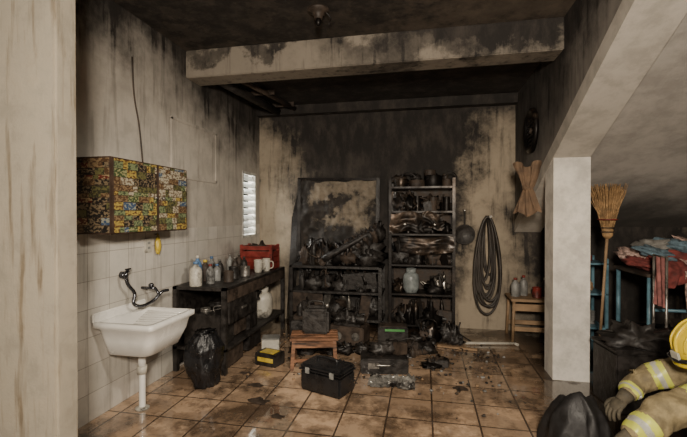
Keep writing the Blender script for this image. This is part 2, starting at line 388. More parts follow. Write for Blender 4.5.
# ------------------------------------------------------------ benches and shelves
def rack(x0,x1,y0,y1,shelves,mat,post=.045,th=.03,top=None,backp=None):
    b=MB(); H=top or shelves[-1]
    for x in (x0+post/2,x1-post/2):
        for y in (y0+post/2,y1-post/2): b.box((x,y,H/2),(post,post,H),mat,bev=.004)
    for z in shelves: b.box(((x0+x1)/2,(y0+y1)/2,z-th/2),(x1-x0,y1-y0,th),mat,bev=.004)
    return b
def bottle(b,x,y,z,r,h,m,cap=None,rot=(0,0,0)):
    b.lathe([(r*.95,0),(r,r*.1),(r,h*.62),(r*.8,h*.74),(r*.35,h*.84),(r*.33,h*.95)],(x,y,z),m,n=16,rot=rot)
    q=Euler(rot).to_matrix()@Vector((0,0,h*.9))
    b.lathe([(r*.42,0),(r*.42,h*.1),(r*.3,h*.11)],Vector((x,y,z))+q,cap or m,n=12,rot=rot)
def can(b,x,y,z,r,h,m,rot=(0,0,0)):
    b.lathe([(r,0),(r*1.03,.006),(r,.012),(r,h-.012),(r*1.03,h-.006),(r,h),(r*.9,h),(r*.9,h-.008),(0,h-.008)],(x,y,z),m,n=18,rot=rot)
def clutter(b,x0,x1,y0,y1,z,n,mats,hmax=.25,sc=1):
    for i in range(n):
        x=x0+(x1-x0)*(i+.5)/n+random.uniform(-.01,.01); y=random.uniform(y0,y1); m=random.choice(mats); k=random.random()
        w=(x1-x0)/n*.46*sc
        if k<.3: bottle(b,x,y,z,min(w,.045),random.uniform(.6,1)*hmax,m,random.choice(mats))
        elif k<.55: can(b,x,y,z,min(w,.07),random.uniform(.4,.7)*hmax,m)
        elif k<.8: 
            h=random.uniform(.3,.8)*hmax; b.box((x,y,z+h/2),(w*1.7,random.uniform(.08,.16),h),m,rot=(0,0,random.uniform(-.3,.3)),bev=.006)
        else: b.ell((x,y,z+hmax*.2),(w,.07,hmax*.28),m,nz=.7,ns=8,zmin=z)
def junk(b,x0,x1,y0,y1,z,n,mats,hmax=.25):
    R=random.uniform
    for i in range(n):
        x=R(x0,x1); y=R(y0,y1); m=random.choice(mats); k=random.random(); 
        if k<.38:
            w=R(.05,.12); b.ell((x,y,z+R(.1,.35)*hmax),(w,R(.05,.09),R(.2,.5)*hmax),m,nz=1.0,ns=R(5,10),zmin=z,u=16,v=10)
        elif k<.52: can(b,x,y,z,R(.03,.06),R(.3,.7)*hmax,m)
        elif k<.62: r=R(.03,.05); can(b,x,y,z+r,r,R(.08,.15),m,rot=(0,math.pi/2,R(-1.5,1.5)))
        elif k<.72: bottle(b,x,y,z,R(.025,.04),R(.6,1)*hmax,m,rot=(R(-.15,.15),R(-.2,.2),0))
        elif k<.86:
            h=R(.3,.9)*hmax; b.box((x,y,z+h*.5),(R(.06,.17),R(.04,.14),h),m,rot=(R(-.15,.15),R(-.2,.2),R(-.8,.8)),bev=.008)
        else:
            b.tube([(x,y,z+.02),(x+R(-.1,.1),y,z+R(.3,1)*hmax),(x+R(-.18,.18),y+R(-.05,.05),z+R(.1,.9)*hmax),(x+R(-.2,.2),y,z+.02)],R(.004,.010),m,n=6,sm=4)
dm=[black,char2,black,burntmetal,steel,black]; dk=[black,char2,black,black,burntmetal]
g=empty('scorched_workbench',(-2.05,4.14,0))
b=rack(-2.32,-1.78,3.35,4.93,[.24,.80],black)
b.box((-1.79,4.15,.72),(.02,1.5,.12),char2); b.box((-1.80,3.75,.55),(.02,.6,.22),black,bev=.004); b.box((-1.785,3.75,.55),(.015,.1,.02),steel)
b.box((-2.30,4.14,.42),(.01,1.5,.74),black)
b.obj('frame',g)
b=MB(); 
for i in range(3): b.box((-2.04,3.52+i*.28,.24+.15),(.40,.24,.30-.06*(i%2)),[black,char2,black][i],rot=(0,0,.06*(i-1)),bev=.008)
b.box((-2.04,4.12,.12),(.42,.3,.2),black,bev=.01); b.box((-2.04,3.62,.10),(.42,.4,.18),char2,bev=.01)
junk(b,-2.12,-1.9,3.45,4.3,.50,10,[black,char2,steel],.20); b.obj('charred_storage_boxes',g)
g=empty('scorched_workbench',(-1.12,5.15,0))
b=rack(-1.72,-.52,4.93,5.37,[.16,.50,.82],black); b.box((-1.12,5.36,.42),(1.16,.01,.8),black)
# sagging burnt front boards that close off parts of the bays
b.box((-1.48,4.945,.34),(.40,.016,.26),char2,rot=(.06,.05,0),bev=.004); b.box((-.80,4.945,.64),(.42,.016,.20),black,rot=(.05,-.08,0),bev=.004)
b.obj('frame',g)
b=MB(); clutter(b,-1.66,-.58,5.1,5.2,.82,9,[black,char2,black],.16); junk(b,-1.6,-.62,5.02,5.24,.82,50,dk,.36); b.obj('top_clutter',g)
b=MB(); junk(b,-1.6,-.64,5.0,5.25,.50,40,dk,.34); b.obj('middle_clutter',g)
b=MB(); junk(b,-1.6,-.64,5.0,5.25,.16,36,[black,char2,black,steel],.36); b.obj('lower_clutter',g)
g=empty('metal_shelving_unit',(-.04,5.16,0))
b=rack(-.44,.36,4.97,5.36,[.12,.50,.86,1.24,1.52,1.82],rackmetal,post=.035,th=.022,top=1.92)
b.box((-.04,5.35,1.0),(.76,.01,1.8),char2)
def sheet(x0,x1,za,zb,y,ph):
    def f(u,v): 
        return (x0+(x1-x0)*u+.01*math.sin(v*5+ph), y-.03*math.sin(u*3.1)*math.sin(v*2.6+.3)-.03*noise.noise(Vector((u*4,v*4,ph))), zb-(zb-za)*v-.02*math.sin(u*6+ph))
    b.grid(f,24,18,panelmetal)
sheet(-.42,-.06,1.26,1.50,4.955,1); sheet(-.04,.22,1.30,1.50,4.955,3); sheet(-.30,.34,1.0,1.20,4.96,5)
for x in (-.24,.12): b.cyl((x,4.93,1.36),(x,4.955,1.36),.012,steel)
b.obj('frame',g)
b=MB()
for (x,r,h,m) in ((-.30,.09,.11,burntmetal),(-.10,.10,.09,char2),(.10,.11,.14,burntmetal),(.27,.06,.10,char2)):
    can(b,x,5.15,1.82,r,h,m); b.cyl((x-r,5.15,1.82+h*.7),(x-r-.03,5.15,1.82+h*.7),.008,m); b.cyl((x+r,5.15,1.82+h*.7),(x+r+.03,5.15,1.82+h*.7),.008,m)
can(b,.06,5.15,1.965,.07,.07,char2); b.tube([(-.3,5.15,1.93),(-.25,5.12,2.0),(-.15,5.1,1.98),(-.08,5.1,1.92)],.010,black); junk(b,-.35,.3,5.1,5.2,1.9,6,dk,.12)
b.obj('sooty_pots',g)
for z,n,h in ((1.52,22,.28),(1.24,16,.24),(.86,24,.32),(.12,24,.36)):
    b=MB(); junk(b,-.34,.27,5.0,5.24,z,n,[char2,black,burntmetal,rackmetal],h); b.obj('sooty_shelf_tins',g)
b=MB(); junk(b,.0,.27,5.1,5.24,.50,9,dm,.28); junk(b,-.38,-.30,5.1,5.24,.50,4,dk,.2); b.obj('sooty_shelf_tins',g)

b=MB(); bottle(b,-2.12,3.42,.80,.058,.23,whitepl,bluepl); bottle(b,-2.20,3.58,.80,.045,.27,bluepl,whitepl); bottle(b,-2.05,3.56,.80,.04,.19,greypl,redpl); bottle(b,-2.2,3.72,.80,.05,.21,char2,yel)
bottle(b,-2.08,3.74,.80,.04,.17,greypl,bluepl); bottle(b,-2.22,3.88,.80,.04,.23,greypl,bluepl)
b.obj('cleaning_bottles')
b=MB(); 
for i in range(5): bottle(b,-2.2+.12*(i%2),4.02+i*.115,.80,.038,.18+.02*(i%3),[black,char2,greypl][i%3],steel)
for i in range(3): can(b,-1.93-.04*(i%2),3.7+i*.19,.80,.05,.11+.02*(i%2),[char2,black,steel,char2][i])
b.obj('sooty_jars')
b=MB(); 
for k,(x,y) in enumerate(((-1.90,4.36),(-1.86,4.50))):
    b.lathe([(.038,0),(.045,.02),(.05,.13),(.052,.15),(.046,.15),(.04,.02),(0,.015)],(x,y,.80),whitepl,n=20)
    b.tube([(x+.045,y-.0,.92),(x+.085,y,.91),(x+.085,y,.85),(x+.045,y,.83)],.007,whitepl)
b.obj('enamel_mugs')
b=MB(); cx,cy,cz=-2.05,4.76,.80; w,d,h=.42,.26,.30
b.box((cx,cy,cz+.01),(w-.02,d-.02,.02),redpl)
for sx in (-1,1):
    for k in range(4): b.box((cx+sx*(w/2-.008),cy,cz+.035+k*.075),(.016,d,.07 if k<3 else .05),redpl,bev=.003)
    for sy in (-1,1): b.box((cx+sx*(w/2-.015),cy+sy*(d/2-.015),cz+h/2),(.034,.034,h),redpl,bev=.004)
for sy in (-1,1):
    for k in range(4): b.box((cx,cy+sy*(d/2-.008),cz+.035+k*.075),(w,.016,.07 if k<3 else .05),redpl,bev=.003)
b.ell((cx,cy,cz+.2),(.17,.10,.10),char2,nz=.8,ns=8); b.obj('red_plastic_crate')
def canister(name,x,y,z,r,h,m):
    b=MB(); b.lathe([(r*.75,0),(r*.8,.02),(r*.9,.03),(r,.07),(r,h*.62),(r*.9,h*.75),(r*.55,h*.83),(r*.3,h*.85),(r*.3,h*.9)],(x,y,z),m,n=28)
    b.lathe([(r*.6,h*.80),(r*.62,h),(r*.57,h),(r*.55,h*.80)],(x,y,z),m,n=24); b.cyl((x,y,z+h*.85),(x,y,z+h*.98),.018,steel); return b.obj(name)
canister('gas_canister',-1.93,4.55,.24,.12,.36,whitepl)
canister('gas_canister',-.17,5.10,.50,.10,.30,pm('canister_blue_white',(.26,.29,.29),.4,soot=.3))
brd=wallmat('burnt_board',(.30,.245,.175),[((-1.75,YB,1.3),(.25,1,.8),.9),((-.6,YB,1.1),(.25,1,.5),.9),((-1.1,YB,.95),(.8,1,.3),.9),((-1.3,YB,1.62),(.40,1,.12),.7)],soot0=.34,grain=1.7,drip=.3)
b=MB()
def bf(u,v): return (-1.70+1.06*u,5.34-.06*noise.noise(Vector((u*3,v*3,2)))-.028*noise.noise(Vector((u*14,v*14,2))), .90+1.03*v+.04*v*noise.noise(Vector((u*6,1,4))))
b.grid(bf,60,60,brd,smooth=True); b.box((-1.17,5.385,1.40),(1.08,.02,1.0),char2,bev=.003)
for x in (-1.72,-.62): b.box((x,5.365,1.41),(.05,.065,1.12),black,rot=(0,.01,0),bev=.005)
b.box((-1.17,5.365,.88),(1.14,.065,.05),char2,bev=.005); b.box((-1.17,5.36,1.96),(1.14,.05,.035),burntmetal,rot=(0,.02,0),bev=.005)
b.obj('burnt_wall_board')
b=MB()
for k in range(7): b.cyl((-1.78-.02*k,5.35,0),(-1.76-.012*k,5.385,1.75-.05*k),.008,black,n=6)
b.obj('charred_rods')
b=MB()
b.tube([(-1.28,4.99,.90),(-1.0,5.0,1.06),(-.72,5.05,1.22),(-.55,5.1,1.32)],[.05,.04,.03,.02],black,n=8,sm=4)
for k in range(9):
    x=-1.05+.06*k; b.ell((x,5.1,1.0+.030*k),(.07,.06,.10),[black,char2][k%2],nz=1.1,ns=8,u=16,v=10)
b.ell((-.75,5.12,.98),(.22,.10,.15),black,nz=1,ns=8,zmin=.825); b.obj('melted_hose_reel')
b=MB(); b.lathe([(0,0),(.10,0),(.13,.035),(.126,.035),(.098,.008),(0,.008)],(.50,5.36,1.22),black,rot=(math.radians(90),0,0),n=32)
b.tube([(.50,5.345,1.34),(.50,5.33,1.44),(.50,5.36,1.53)],.012,black); b.cyl((.50,5.40,1.53),(.50,5.34,1.53),.006,steel); b.obj('frying_pan')
b=MB(); b.cyl((.80,5.40,1.44),(.80,5.22,1.45),.016,steel)
rub=pm('rubber_hose',(.045,.038,.032),.5,var=.4)
for k in range(14):
    w=.03+.010*k+random.uniform(-.012,.012); h=.78+.03*k+random.uniform(-.08,.08); yy=5.375-.010*k; ph=random.uniform(-.05,.05)
    pts=[(.77+w*math.sin(a)*(1-.3*math.cos(a))+ph*(1-math.cos(a))/2,yy,1.455-h*(1-math.cos(a))/2) for a in [2*math.pi*i/16 for i in range(17)]]
    b.tube(pts,.015,rub,n=7,sm=3)
b.obj('hanging_hose_coil')
brown=pm('brown_cloth',(.155,.10,.062),.85,var=.35)
b=MB()
def bow(s):
    def f(u,v):
        w=.035+.10*abs(2*v-1)**.9; q=(u-.5)*2*w
        return (1.0+q*.85+s*.008+.012*math.sin(u*19+v*3),4.28-q*.5+s*.008+.02*math.sin(v*7)+.01*math.sin(u*30),1.48+.50*v+.03*math.sin(u*9)*abs(2*v-1))
    return f
b.grid(bow(1),40,20,brown); b.grid(bow(-1),40,20,brown)
b.ell((1.0,4.28,1.74),(.042,.042,.03),brown,nz=.4); b.cyl((1.0,4.28,1.76),(1.10,4.28,2.0),.006,steel); b.obj('hanging_work_apron')
b=MB(); tx=1.24
for sx in (-1,1):
    for sy in (-1,1): b.cyl((tx+sx*.24,5.1+sy*.17,0),(tx+sx*.22,5.1+sy*.15,.47),.018,woodpale)
b.box((tx,5.1,.485),(.52,.40,.03),woodpale,bev=.006); b.box((tx,4.94,.15),(.46,.02,.05),woodpale); b.box((tx,4.94,.40),(.46,.02,.08),woodpale)
b.box((tx,5.26,.15),(.46,.02,.05),woodpale)
b.obj('wooden_stool')
b=MB(); bottle(b,tx-.18,5.08,.50,.05,.22,greypl,redpl); bottle(b,tx-.07,5.16,.50,.045,.24,greypl,redpl); can(b,tx+.05,5.05,.50,.05,.12,redpl); bottle(b,tx+.16,5.14,.50,.04,.22,char2,whitepl)
b.obj('paint_bottles')
# ------------------------------------------------------------ floor debris
def sack(x,y,r,h,sd):
    b=MB(); vs=[];fs=[];n=56;rows=26
    for j in range(rows+1):
        t=j/rows
        rad=r*(.72+.42*math.sin(min(1,t*1.25)*math.pi*.62)) if t<.72 else r*(1.08-(t-.72)/.28*.55)
        if t>.93: rad=r*(.45+(t-.93)*2.5)
        for k in range(n):
            a=2*math.pi*k/n; c=Vector((math.cos(a),math.sin(a),0))
            q=noise.noise(Vector((c.x*1.6+sd,c.y*1.6,t*3)))*.30+noise.noise(Vector((c.x*5+sd,c.y*5,t*4)))*.14+abs(noise.noise(Vector((c.x*9,c.y*9+sd,t*2))))*.12*t
            rr_=rad*(1+q); z=h*t+(.05*h*noise.noise(Vector((c.x*3,c.y*3,sd+t*2))) if 0<t else 0)
            vs.append((x+rr_*math.cos(a)+.04*math.sin(t*3+sd)*t,y+rr_*math.sin(a),max(0,z)))
    for j in range(rows):
        for k in range(n): k2=(k+1)%n; fs.append((j*n+k,j*n+k2,(j+1)*n+k2,(j+1)*n+k))
    fs.append(tuple(range(n))[::-1]); fs.append(tuple(range(rows*n,rows*n+n)))
    b.add(vs,fs,sackm,True); b.obj('black_rubbish_sack')
sack(-1.86,3.14,.13,.47,3.3)
b=MB(); b.box((-1.60,4.00,.085),(.18,.16,.17),whitepl,rot=(0,0,.3),bev=.006); b.box((-1.60,4.00,.172),(.185,.165,.012),greypl,rot=(0,0,.3),bev=.003); b.obj('white_paint_box')
b=MB(); b.box((-1.50,3.72,.06),(.24,.17,.12),black,rot=(0,0,-.25),bev=.006); b.box((-1.50,3.72,.122),(.16,.11,.006),yel,rot=(0,0,-.25)); b.box((-1.515,3.634,.065),(.18,.004,.04),yel,rot=(0,0,-.25)); b.obj('yellow_label_box')
b=MB()
M=Matrix.Translation((-1.06,3.78,0))@Matrix.Rotation(.25,4,'Z'); b.xf=M
for sx in (-1,1):
    for sy in (-1,1): b.box((sx*.20,sy*.13,.14),(.035,.035,.28),wood,rot=(sy*.05,-sx*.06,0),bev=.004)
    b.box((sx*.20,0,.10),(.02,.24,.03),wood)
b.box((0,-.13,.24),(.40,.02,.06),wood,bev=.003); b.box((0,.13,.24),(.40,.02,.06),wood,bev=.003); b.box((0,-.13,.09),(.40,.02,.03),wood,bev=.003)
for k in range(4): b.box((0,-.12+k*.08,.29),(.46,.068,.022),wood,bev=.004)
b.obj('low_wooden_stool')
b=MB(); b.box((-1.05,3.83,.43),(.26,.17,.24),black,rot=(0,0,.1),bev=.02); b.box((-1.05,3.83,.56),(.18,.06,.03),black,bev=.01); b.tube([(-1.12,3.83,.55),(-1.12,3.83,.61),(-.99,3.83,.61),(-.99,3.83,.55)],.012,black); b.lathe([(.02,0),(.02,.04),(0,.04)],(-.95,3.85,.55),steel); b.obj('charred_jerry_can')
b=MB(); b.xf=Matrix.Translation((-.80,3.26,0))@Matrix.Rotation(-.35,4,'Z')
b.box((0,0,.09),(.40,.24,.18),blkpl,bev=.02); b.box((0,0,.205),(.405,.245,.05),blkpl,bev=.018); b.box((0,0,.182),(.41,.25,.01),blkpl)
b.tube([(-.09,0,.22),(-.08,0,.265),(.08,0,.265),(.09,0,.22)],.012,blkpl)
for s in (-.12,.12): b.box((s,-.125,.18),(.04,.012,.05),greypl,bev=.003)
b.obj('black_tool_case')
b=MB(); b.xf=Matrix.Translation((-.38,3.80,0))@Matrix.Rotation(.15,4,'Z')
b.box((0,0,.07),(.44,.26,.14),black,bev=.01); b.box((.02,.02,.16),(.36,.20,.04),burntmetal,rot=(.1,.06,0),bev=.006); b.box((-.1,-.134,.08),(.1,.008,.05),steel)
b.tube([(-.08,-.14,.10),(-.07,-.17,.10),(.07,-.17,.10),(.08,-.14,.10)],.008,steel); junk(b,-.18,.18,-.08,.08,.17,7,dk,.16); b.obj('burnt_metal_case')
foil=pm('crumpled_clear_plastic',(.26,.25,.23),.14,var=.4,metal=.3,soot=.5)
b=MB()
def crum(u,v):
    x=-.48+.40*u+.03*noise.noise(Vector((u*4,v*4,1))); y=3.38+.26*v+.03*noise.noise(Vector((u*4,v*4,7)))
    z=.004+.05*abs(noise.noise(Vector((u*9,v*7,3))))+.05*math.sin(u*3.1)*math.sin(v*3.1)*abs(noise.noise(Vector((u*5,v*5,9))))
    return (x,y,z)
b.grid(crum,30,20,foil,smooth=False); b.obj('crumpled_plastic_sheet')
b=MB(); b.box((-.36,4.62,.10),(.34,.20,.20),black,rot=(0,0,.1),bev=.008); b.box((-.33,4.517,.17),(.22,.006,.025),green,rot=(0,0,.1)); b.box((-.36,4.62,.203),(.30,.16,.008),char2,rot=(0,0,.1)); b.obj('green_label_box')
b=MB(); b.box((-1.35,4.45,.14),(.34,.28,.28),black,rot=(0,0,.3),bev=.01); b.box((-1.35,4.45,.30),(.25,.2,.06),char2,rot=(.1,0,.1),bev=.01); junk(b,-1.45,-1.25,4.38,4.5,.32,8,dk,.2); b.obj('charred_crate')
b=MB(); b.box((-.85,4.5,.11),(.42,.26,.22),char2,rot=(0,0,-.15),bev=.01)
for s in (-.1,.1): b.cyl((-.85+s,4.36,.12),(-.85+s,4.345,.12),.045,steel,n=20)
b.box((-.85,4.5,.235),(.3,.2,.03),black,rot=(0,.05,-.1),bev=.005); junk(b,-.98,-.72,4.44,4.56,.24,9,dk,.2); b.obj('burnt_radio')
b=MB(); junk(b,-.10,.35,4.68,4.83,0,18,dk,.26); b.obj('burnt_debris_heap')
b=MB(); junk(b,-1.05,-.62,4.10,4.2,0,12,dk,.16); b.obj('burnt_debris_heap')
b=MB(); junk(b,-.30,.02,4.18,4.38,0,12,dk,.16); b.obj('burnt_debris_heap')
b=MB(); junk(b,-1.30,-1.22,4.08,4.15,0,6,dk,.20); b.obj('burnt_debris_heap')
b=MB(); junk(b,.05,.22,3.95,4.15,0,7,dk,.09); b.obj('burnt_debris_heap')
b=MB(); b.cyl((.45,4.70,.02),(1.0,4.80,.02),.016,whitepl); b.cyl((.99,4.80,.02),(1.02,4.75,.02),.016,whitepl); b.obj('fallen_pipe')
b=MB(); b.box((.35,4.55,.012),(.42,.05,.02),woodpale,rot=(0,0,-.15),bev=.003); b.obj('charred_plank')
b=MB()
for k in range(420):
    t=random.random(); x=random.uniform(-1.7,.8); y=2.9+1.85*math.sqrt(t); r=random.uniform(.004,.018)
    b.ell((x,y,r*.5),(r,r*.8,r*.55),random.choice([black,char2,black,greypl,woodpale]),nz=.8,ns=9,u=6,v=4,zmin=.001)
b.obj('floor_ash_debris')
b=MB()
for (x,y,a,w) in ((-1.42,3.22,.3,.10),(-1.28,2.95,-.4,.13),(-1.62,3.45,.8,.09),(-1.05,2.75,.1,.08),(.3,3.5,.6,.10)):
    vs=[];m=14
    for k in range(m):
        t=2*math.pi*k/m; rr_=w*(.6+.5*noise.noise(Vector((math.cos(t)*2+x,math.sin(t)*2+y,0)))); vs.append((x+rr_*math.cos(t),y+rr_*.7*math.sin(t),.004))
    b.add(vs,[tuple(range(m))],char2)
b.obj('wet_papers')

# ------------------------------------------------------------ under-stair clutter
b=MB(); bx,by=1.74,4.32
b.cyl((bx-.06,by+.04,0),(bx,by,1.32),.013,woodpale)
b.lathe([(.02,0),(.045,.03),(.05,.08),(.04,.12)],(bx,by,1.24),straw,n=16); 
for z in (1.30,1.34,1.42): b.lathe([(.056+.3*max(0,z-1.33),0),(.06+.3*max(0,z-1.33),.006),(.056+.3*max(0,z-1.33),.012)],(bx,by,z),redpl if z>1.4 else char2,n=16)
for k in range(240):
    a=random.uniform(0,2*math.pi); q=math.sqrt(random.random()); dx,dy=math.cos(a)*q,math.sin(a)*q
    b.tube([(bx+dx*.04,by+dy*.03,1.30),(bx+dx*.09,by+dy*.045,1.5),(bx+dx*random.uniform(.15,.2),by+dy*.07,random.uniform(1.68,1.78))],[.004,.0035,.002],straw,n=4,sm=1)
b.obj('straw_broom')
bluem=pm('blue_painted_steel',(.10,.20,.25),.4,soot=.2)
b=MB()
for x in (2.02,2.80):
    for y in (4.15,4.75): b.cyl((x,y,0),(x,y,.90),.02,bluem)
for x in (2.02,2.80): b.cyl((x,4.15,.25),(x,4.75,.25),.014,bluem)
b.cyl((2.02,4.15,.60),(2.80,4.15,.60),.014,bluem); b.box((2.41,4.45,.915),(.86,.68,.03),char2,bev=.006); b.obj('steel_table')
redc=pm('burgundy_cloth',(.16,.035,.03),.9,var=.5,scale=14); flor=pm('floral_cloth',(.36,.25,.21),.9,var=.8,scale=24); blc=pm('dull_blue_cloth',(.10,.15,.18),.9,var=.5,scale=20); pink=pm('pink_cloth',(.28,.11,.10),.9,var=.5); grc=pm('grey_cloth',(.20,.19,.17),.9,var=.4,scale=14)
b=MB()
for k in range(16):
    x=2.08+.042*k; m=[redc,flor,blc,grc,pink][k%5]
    b.ell((x,4.42+.12*math.sin(k*2.3),1.0+.055*(k%4)),(.15,.20,.055+.02*(k%2)),m,rot=(.2*math.sin(k),.25*math.cos(k*1.7),k),nz=.55,ns=5,zmin=.934)
def drape(x0,x1,m,drop,ph):
    def f(u,v):
        x=x0+(x1-x0)*u+.03*math.sin(v*4+ph); y=4.42-.36*min(1,v*2) -.012*math.sin(u*16+ph)*(v>.5); z=1.12-.14*min(1,v*2)**2-max(0,v-.5)*2*drop*(1+.25*math.sin(u*5+ph))+.02*noise.noise(Vector((u*6,v*6,ph)))
        return (x,y-.03*math.cos(u*22+ph)*max(0,v-.4)+.02*noise.noise(Vector((u*5,v*5,ph+9))),z)
    b.grid(f,40,20,m)
drape(2.02,2.32,redc,.14,0); drape(2.28,2.56,flor,.30,2); drape(2.5,2.80,blc,.20,4)
b.obj('pile_of_clothes')
b=MB()
for i,(x,y,h,m) in enumerate(((2.24,4.45,.34,blkpl),(2.60,4.45,.40,char2))): 
    b.box((x,y,h/2),(.32,.36,h),m,bev=.01); b.box((x,y,h+.01),(.34,.38,.02),m,bev=.006); b.box((x,y-.185,h*.6),(.12,.01,.03),greypl)
b.obj('storage_tubs')
g=empty('utility_rack',(1.68,4.98,0))
b=rack(1.50,1.94,4.78,5.18,[.25,.62,.95],bluem,post=.03,th=.02,top=1.0); b.obj('frame',g)
b=MB(); clutter(b,1.55,1.88,4.92,5.04,.95,4,[flor,blc,greypl,redc],.14); clutter(b,1.55,1.88,4.92,5.04,.62,4,[greypl,blc,char2,woodpale],.22); clutter(b,1.55,1.88,4.92,5.04,.25,3,[greypl,blc,char2],.25); b.obj('assorted_tins',g)
b=MB(); X=1.95
b.grid(lambda u,v:(X+.012*math.sin(u*14+v*3),3.76+.16*u,1.12-.42*v),16,12,pink); b.cyl((X,3.75,1.12),(X,3.94,1.12),.008,steel)
for y in (3.75,3.94): b.cyl((X,y,0),(X,y,1.13),.010,steel); b.cyl((X-.06,y,.01),(X+.06,y,.01),.010,steel)
b.obj('towel_rail')
b=MB(); b.box((1.62,3.48,.22),(.50,.34,.44),black,rot=(0,0,.1),bev=.01); b.box((1.62,3.48,.46),(.52,.36,.03),black,rot=(0,0,.1),bev=.006)
b.ell((1.60,3.46,.52),(.22,.15,.10),black,nz=.9,ns=8,zmin=.475); b.obj('dark_wooden_chest')
b=MB(); 
def heap(u,v):
    x=.74+.36*u; y=2.46+.40*v; e=math.sin(u*math.pi)*math.sin(v*math.pi)
    z=.004+.38*max(0,e)**.5*(1+.4*noise.noise(Vector((u*3,v*3,5))))+.03*abs(noise.noise(Vector((u*9,v*9,2))))*e
    return (x+.03*noise.noise(Vector((u*6,v*6,8))),y+.03*noise.noise(Vector((u*6,v*6,3))),max(.003,z))
b.grid(heap,44,44,pm('matte_black_lump',(.012,.011,.011),.6,var=.4,bmp=.5)); b.obj('dark_lump')  # stand-in dark lump, added to keep this spot dark beside the firefighter

# ------------------------------------------------------------ firefighter
OX,OZ=.09,-.05
ff=empty('firefighter',(1.6+OX,2.5,0))
J={ 'pelvis':((1.86,2.56,.42),(.17,.15)),'waist':((1.74,2.55,.52),(.165,.15)),'chest':((1.60,2.53,.61),(.17,.15)),'neckb':((1.50,2.52,.68),(.12,.10)),'neck':((1.45,2.52,.72),(.075,.075)),
 'shL':((1.46,2.33,.64),(.11,.105)),'elL':((1.09,2.25,.56),(.090,.090)),'foL':((.99,2.21,.505),(.078,.078)),'wrL':((.87,2.16,.44),(.058,.058)),
 'shR':((1.47,2.72,.63),(.10,.095)),'elR':((1.20,2.78,.50),(.076,.076)),'wrR':((1.08,2.66,.44),(.052,.052)),
 'hiL':((1.84,2.43,.38),(.12,.12)),'knL':((1.44,2.34,.42),(.085,.085)),'shnL':((1.50,2.34,.26),(.08,.08)),'anL':((1.56,2.34,.16),(.068,.068)),
 'hiR':((1.84,2.70,.36),(.12,.12)),'knR':((1.52,2.78,.15),(.088,.088)),'anR':((1.92,2.80,.15),(.068,.068))}
for k in list(J):
    (x,y,z),r=J[k]
    if k not in('anL','anR','knR','shnL'): z+=OZ
    J[k]=((x+OX,y,z),r)
J['knR']=((1.52+OX,2.78,.10),(.088,.088)); J['anR']=((1.92+OX,2.80,.10),(.068,.068))
E=[('pelvis','waist'),('waist','chest'),('chest','neckb'),('neckb','neck'),('neckb','shL'),('shL','elL'),('elL','foL'),('foL','wrL'),('neckb','shR'),('shR','elR'),('elR','wrR'),
 ('pelvis','hiL'),('hiL','knL'),('knL','shnL'),('shnL','anL'),('pelvis','hiR'),('hiR','knR'),('knR','anR')]
keys=list(J); me=bpy.data.meshes.new('body'); me.from_pydata([J[k][0] for k in keys],[(keys.index(a),keys.index(c)) for a,c in E],[])
tmp=bpy.data.objects.new('tmp',me); C.objects.link(tmp)
sk=tmp.modifiers.new('s','SKIN'); sk.use_smooth_shade=True
for i,k in enumerate(keys): me.skin_vertices[0].data[i].radius=J[k][1]; me.skin_vertices[0].data[i].use_root=(k=='pelvis')
sb=tmp.modifiers.new('d','SUBSURF'); sb.levels=4; sb.render_levels=4
dg=bpy.context.evaluated_depsgraph_get(); bme=bpy.data.meshes.new_from_object(tmp.evaluated_get(dg)); bpy.data.objects.remove(tmp)
tan=pm('bunker_coat_tan',(.24,.19,.10),.8,var=.35,scale=18,bmp=.4); trous=pm('bunker_trousers_dark',(.03,.026,.02),.85,var=.3,scale=30)
lime=pm('lime_reflective_tape',(.58,.60,.10),.4,var=.1,bmp=0); silv=pm('silver_reflective_tape',(.55,.54,.46),.3,metal=.2,var=.08,bmp=0)
bme.materials.clear()
for m in (tan,trous,lime,silv): bme.materials.append(m)
for v in bme.vertices:
    q=noise.noise(v.co*9)*.020+noise.noise(Vector((v.co.x*26,v.co.y*12,v.co.z*12)))*.009
    v.co+=v.normal*q
    if v.co.z<.012: v.co.z=.012
def seg(p,a,c):
    a=Vector(a);c=Vector(c);d=c-a;t=max(0,min(1,(p-a).dot(d)/d.length_squared)); return (p-(a+d*t)).length,t
for f in bme.polygons:
    p=Vector(f.center); best=None
    for a,c in E:
        dist,t=seg(p,J[a][0],J[c][0]); dist-= .6*(J[a][1][0]*(1-t)+J[c][1][0]*t)
        if best is None or dist<best[0]: best=(dist,a,c,t)
    _,a,c,t=best; mi=0
    if a in('hiL','knL','shnL','hiR','knR') : mi=1
    if (a,c)==('pelvis','hiL') or (a,c)==('pelvis','hiR'): mi=1
    def band(t,c0,w): 
        if abs(t-c0)<w*.34: return 3
        if abs(t-c0)<w: return 2
        return None
    r=None
    if (a,c) in (('shL','elL'),('shR','elR')): r=band(t,.62,.13)
    if (a,c)==('foL','wrL'): r=band(t,.45,.36)
    if (a,c)==('elR','wrR'): r=band(t,.7,.14)
    if (a,c)==('waist','chest'): r=band(t,.5,.22)
    if (a,c) in (('shnL','anL'),): r=band(t,.4,.25)
    if r: mi=r
    f.material_index=mi; f.use_smooth=True
bo=bpy.data.objects.new('bunker_suit_body',bme); C.objects.link(bo); bo.parent=ff; bo.location=-ff.location
def child(b,name): return b.obj(name,ff)
skin=pm('skin',(.48,.27,.18),.5,var=.08,bmp=.03); eyew=pm('eye_white',(.7,.68,.65),.2,var=.02,bmp=0); dark=pm('dark_eye',(.02,.015,.01),.2,bmp=0); hair=pm('short_dark_hair',(.02,.015,.012),.7); lip=pm('lips',(.35,.14,.11),.5,bmp=0)
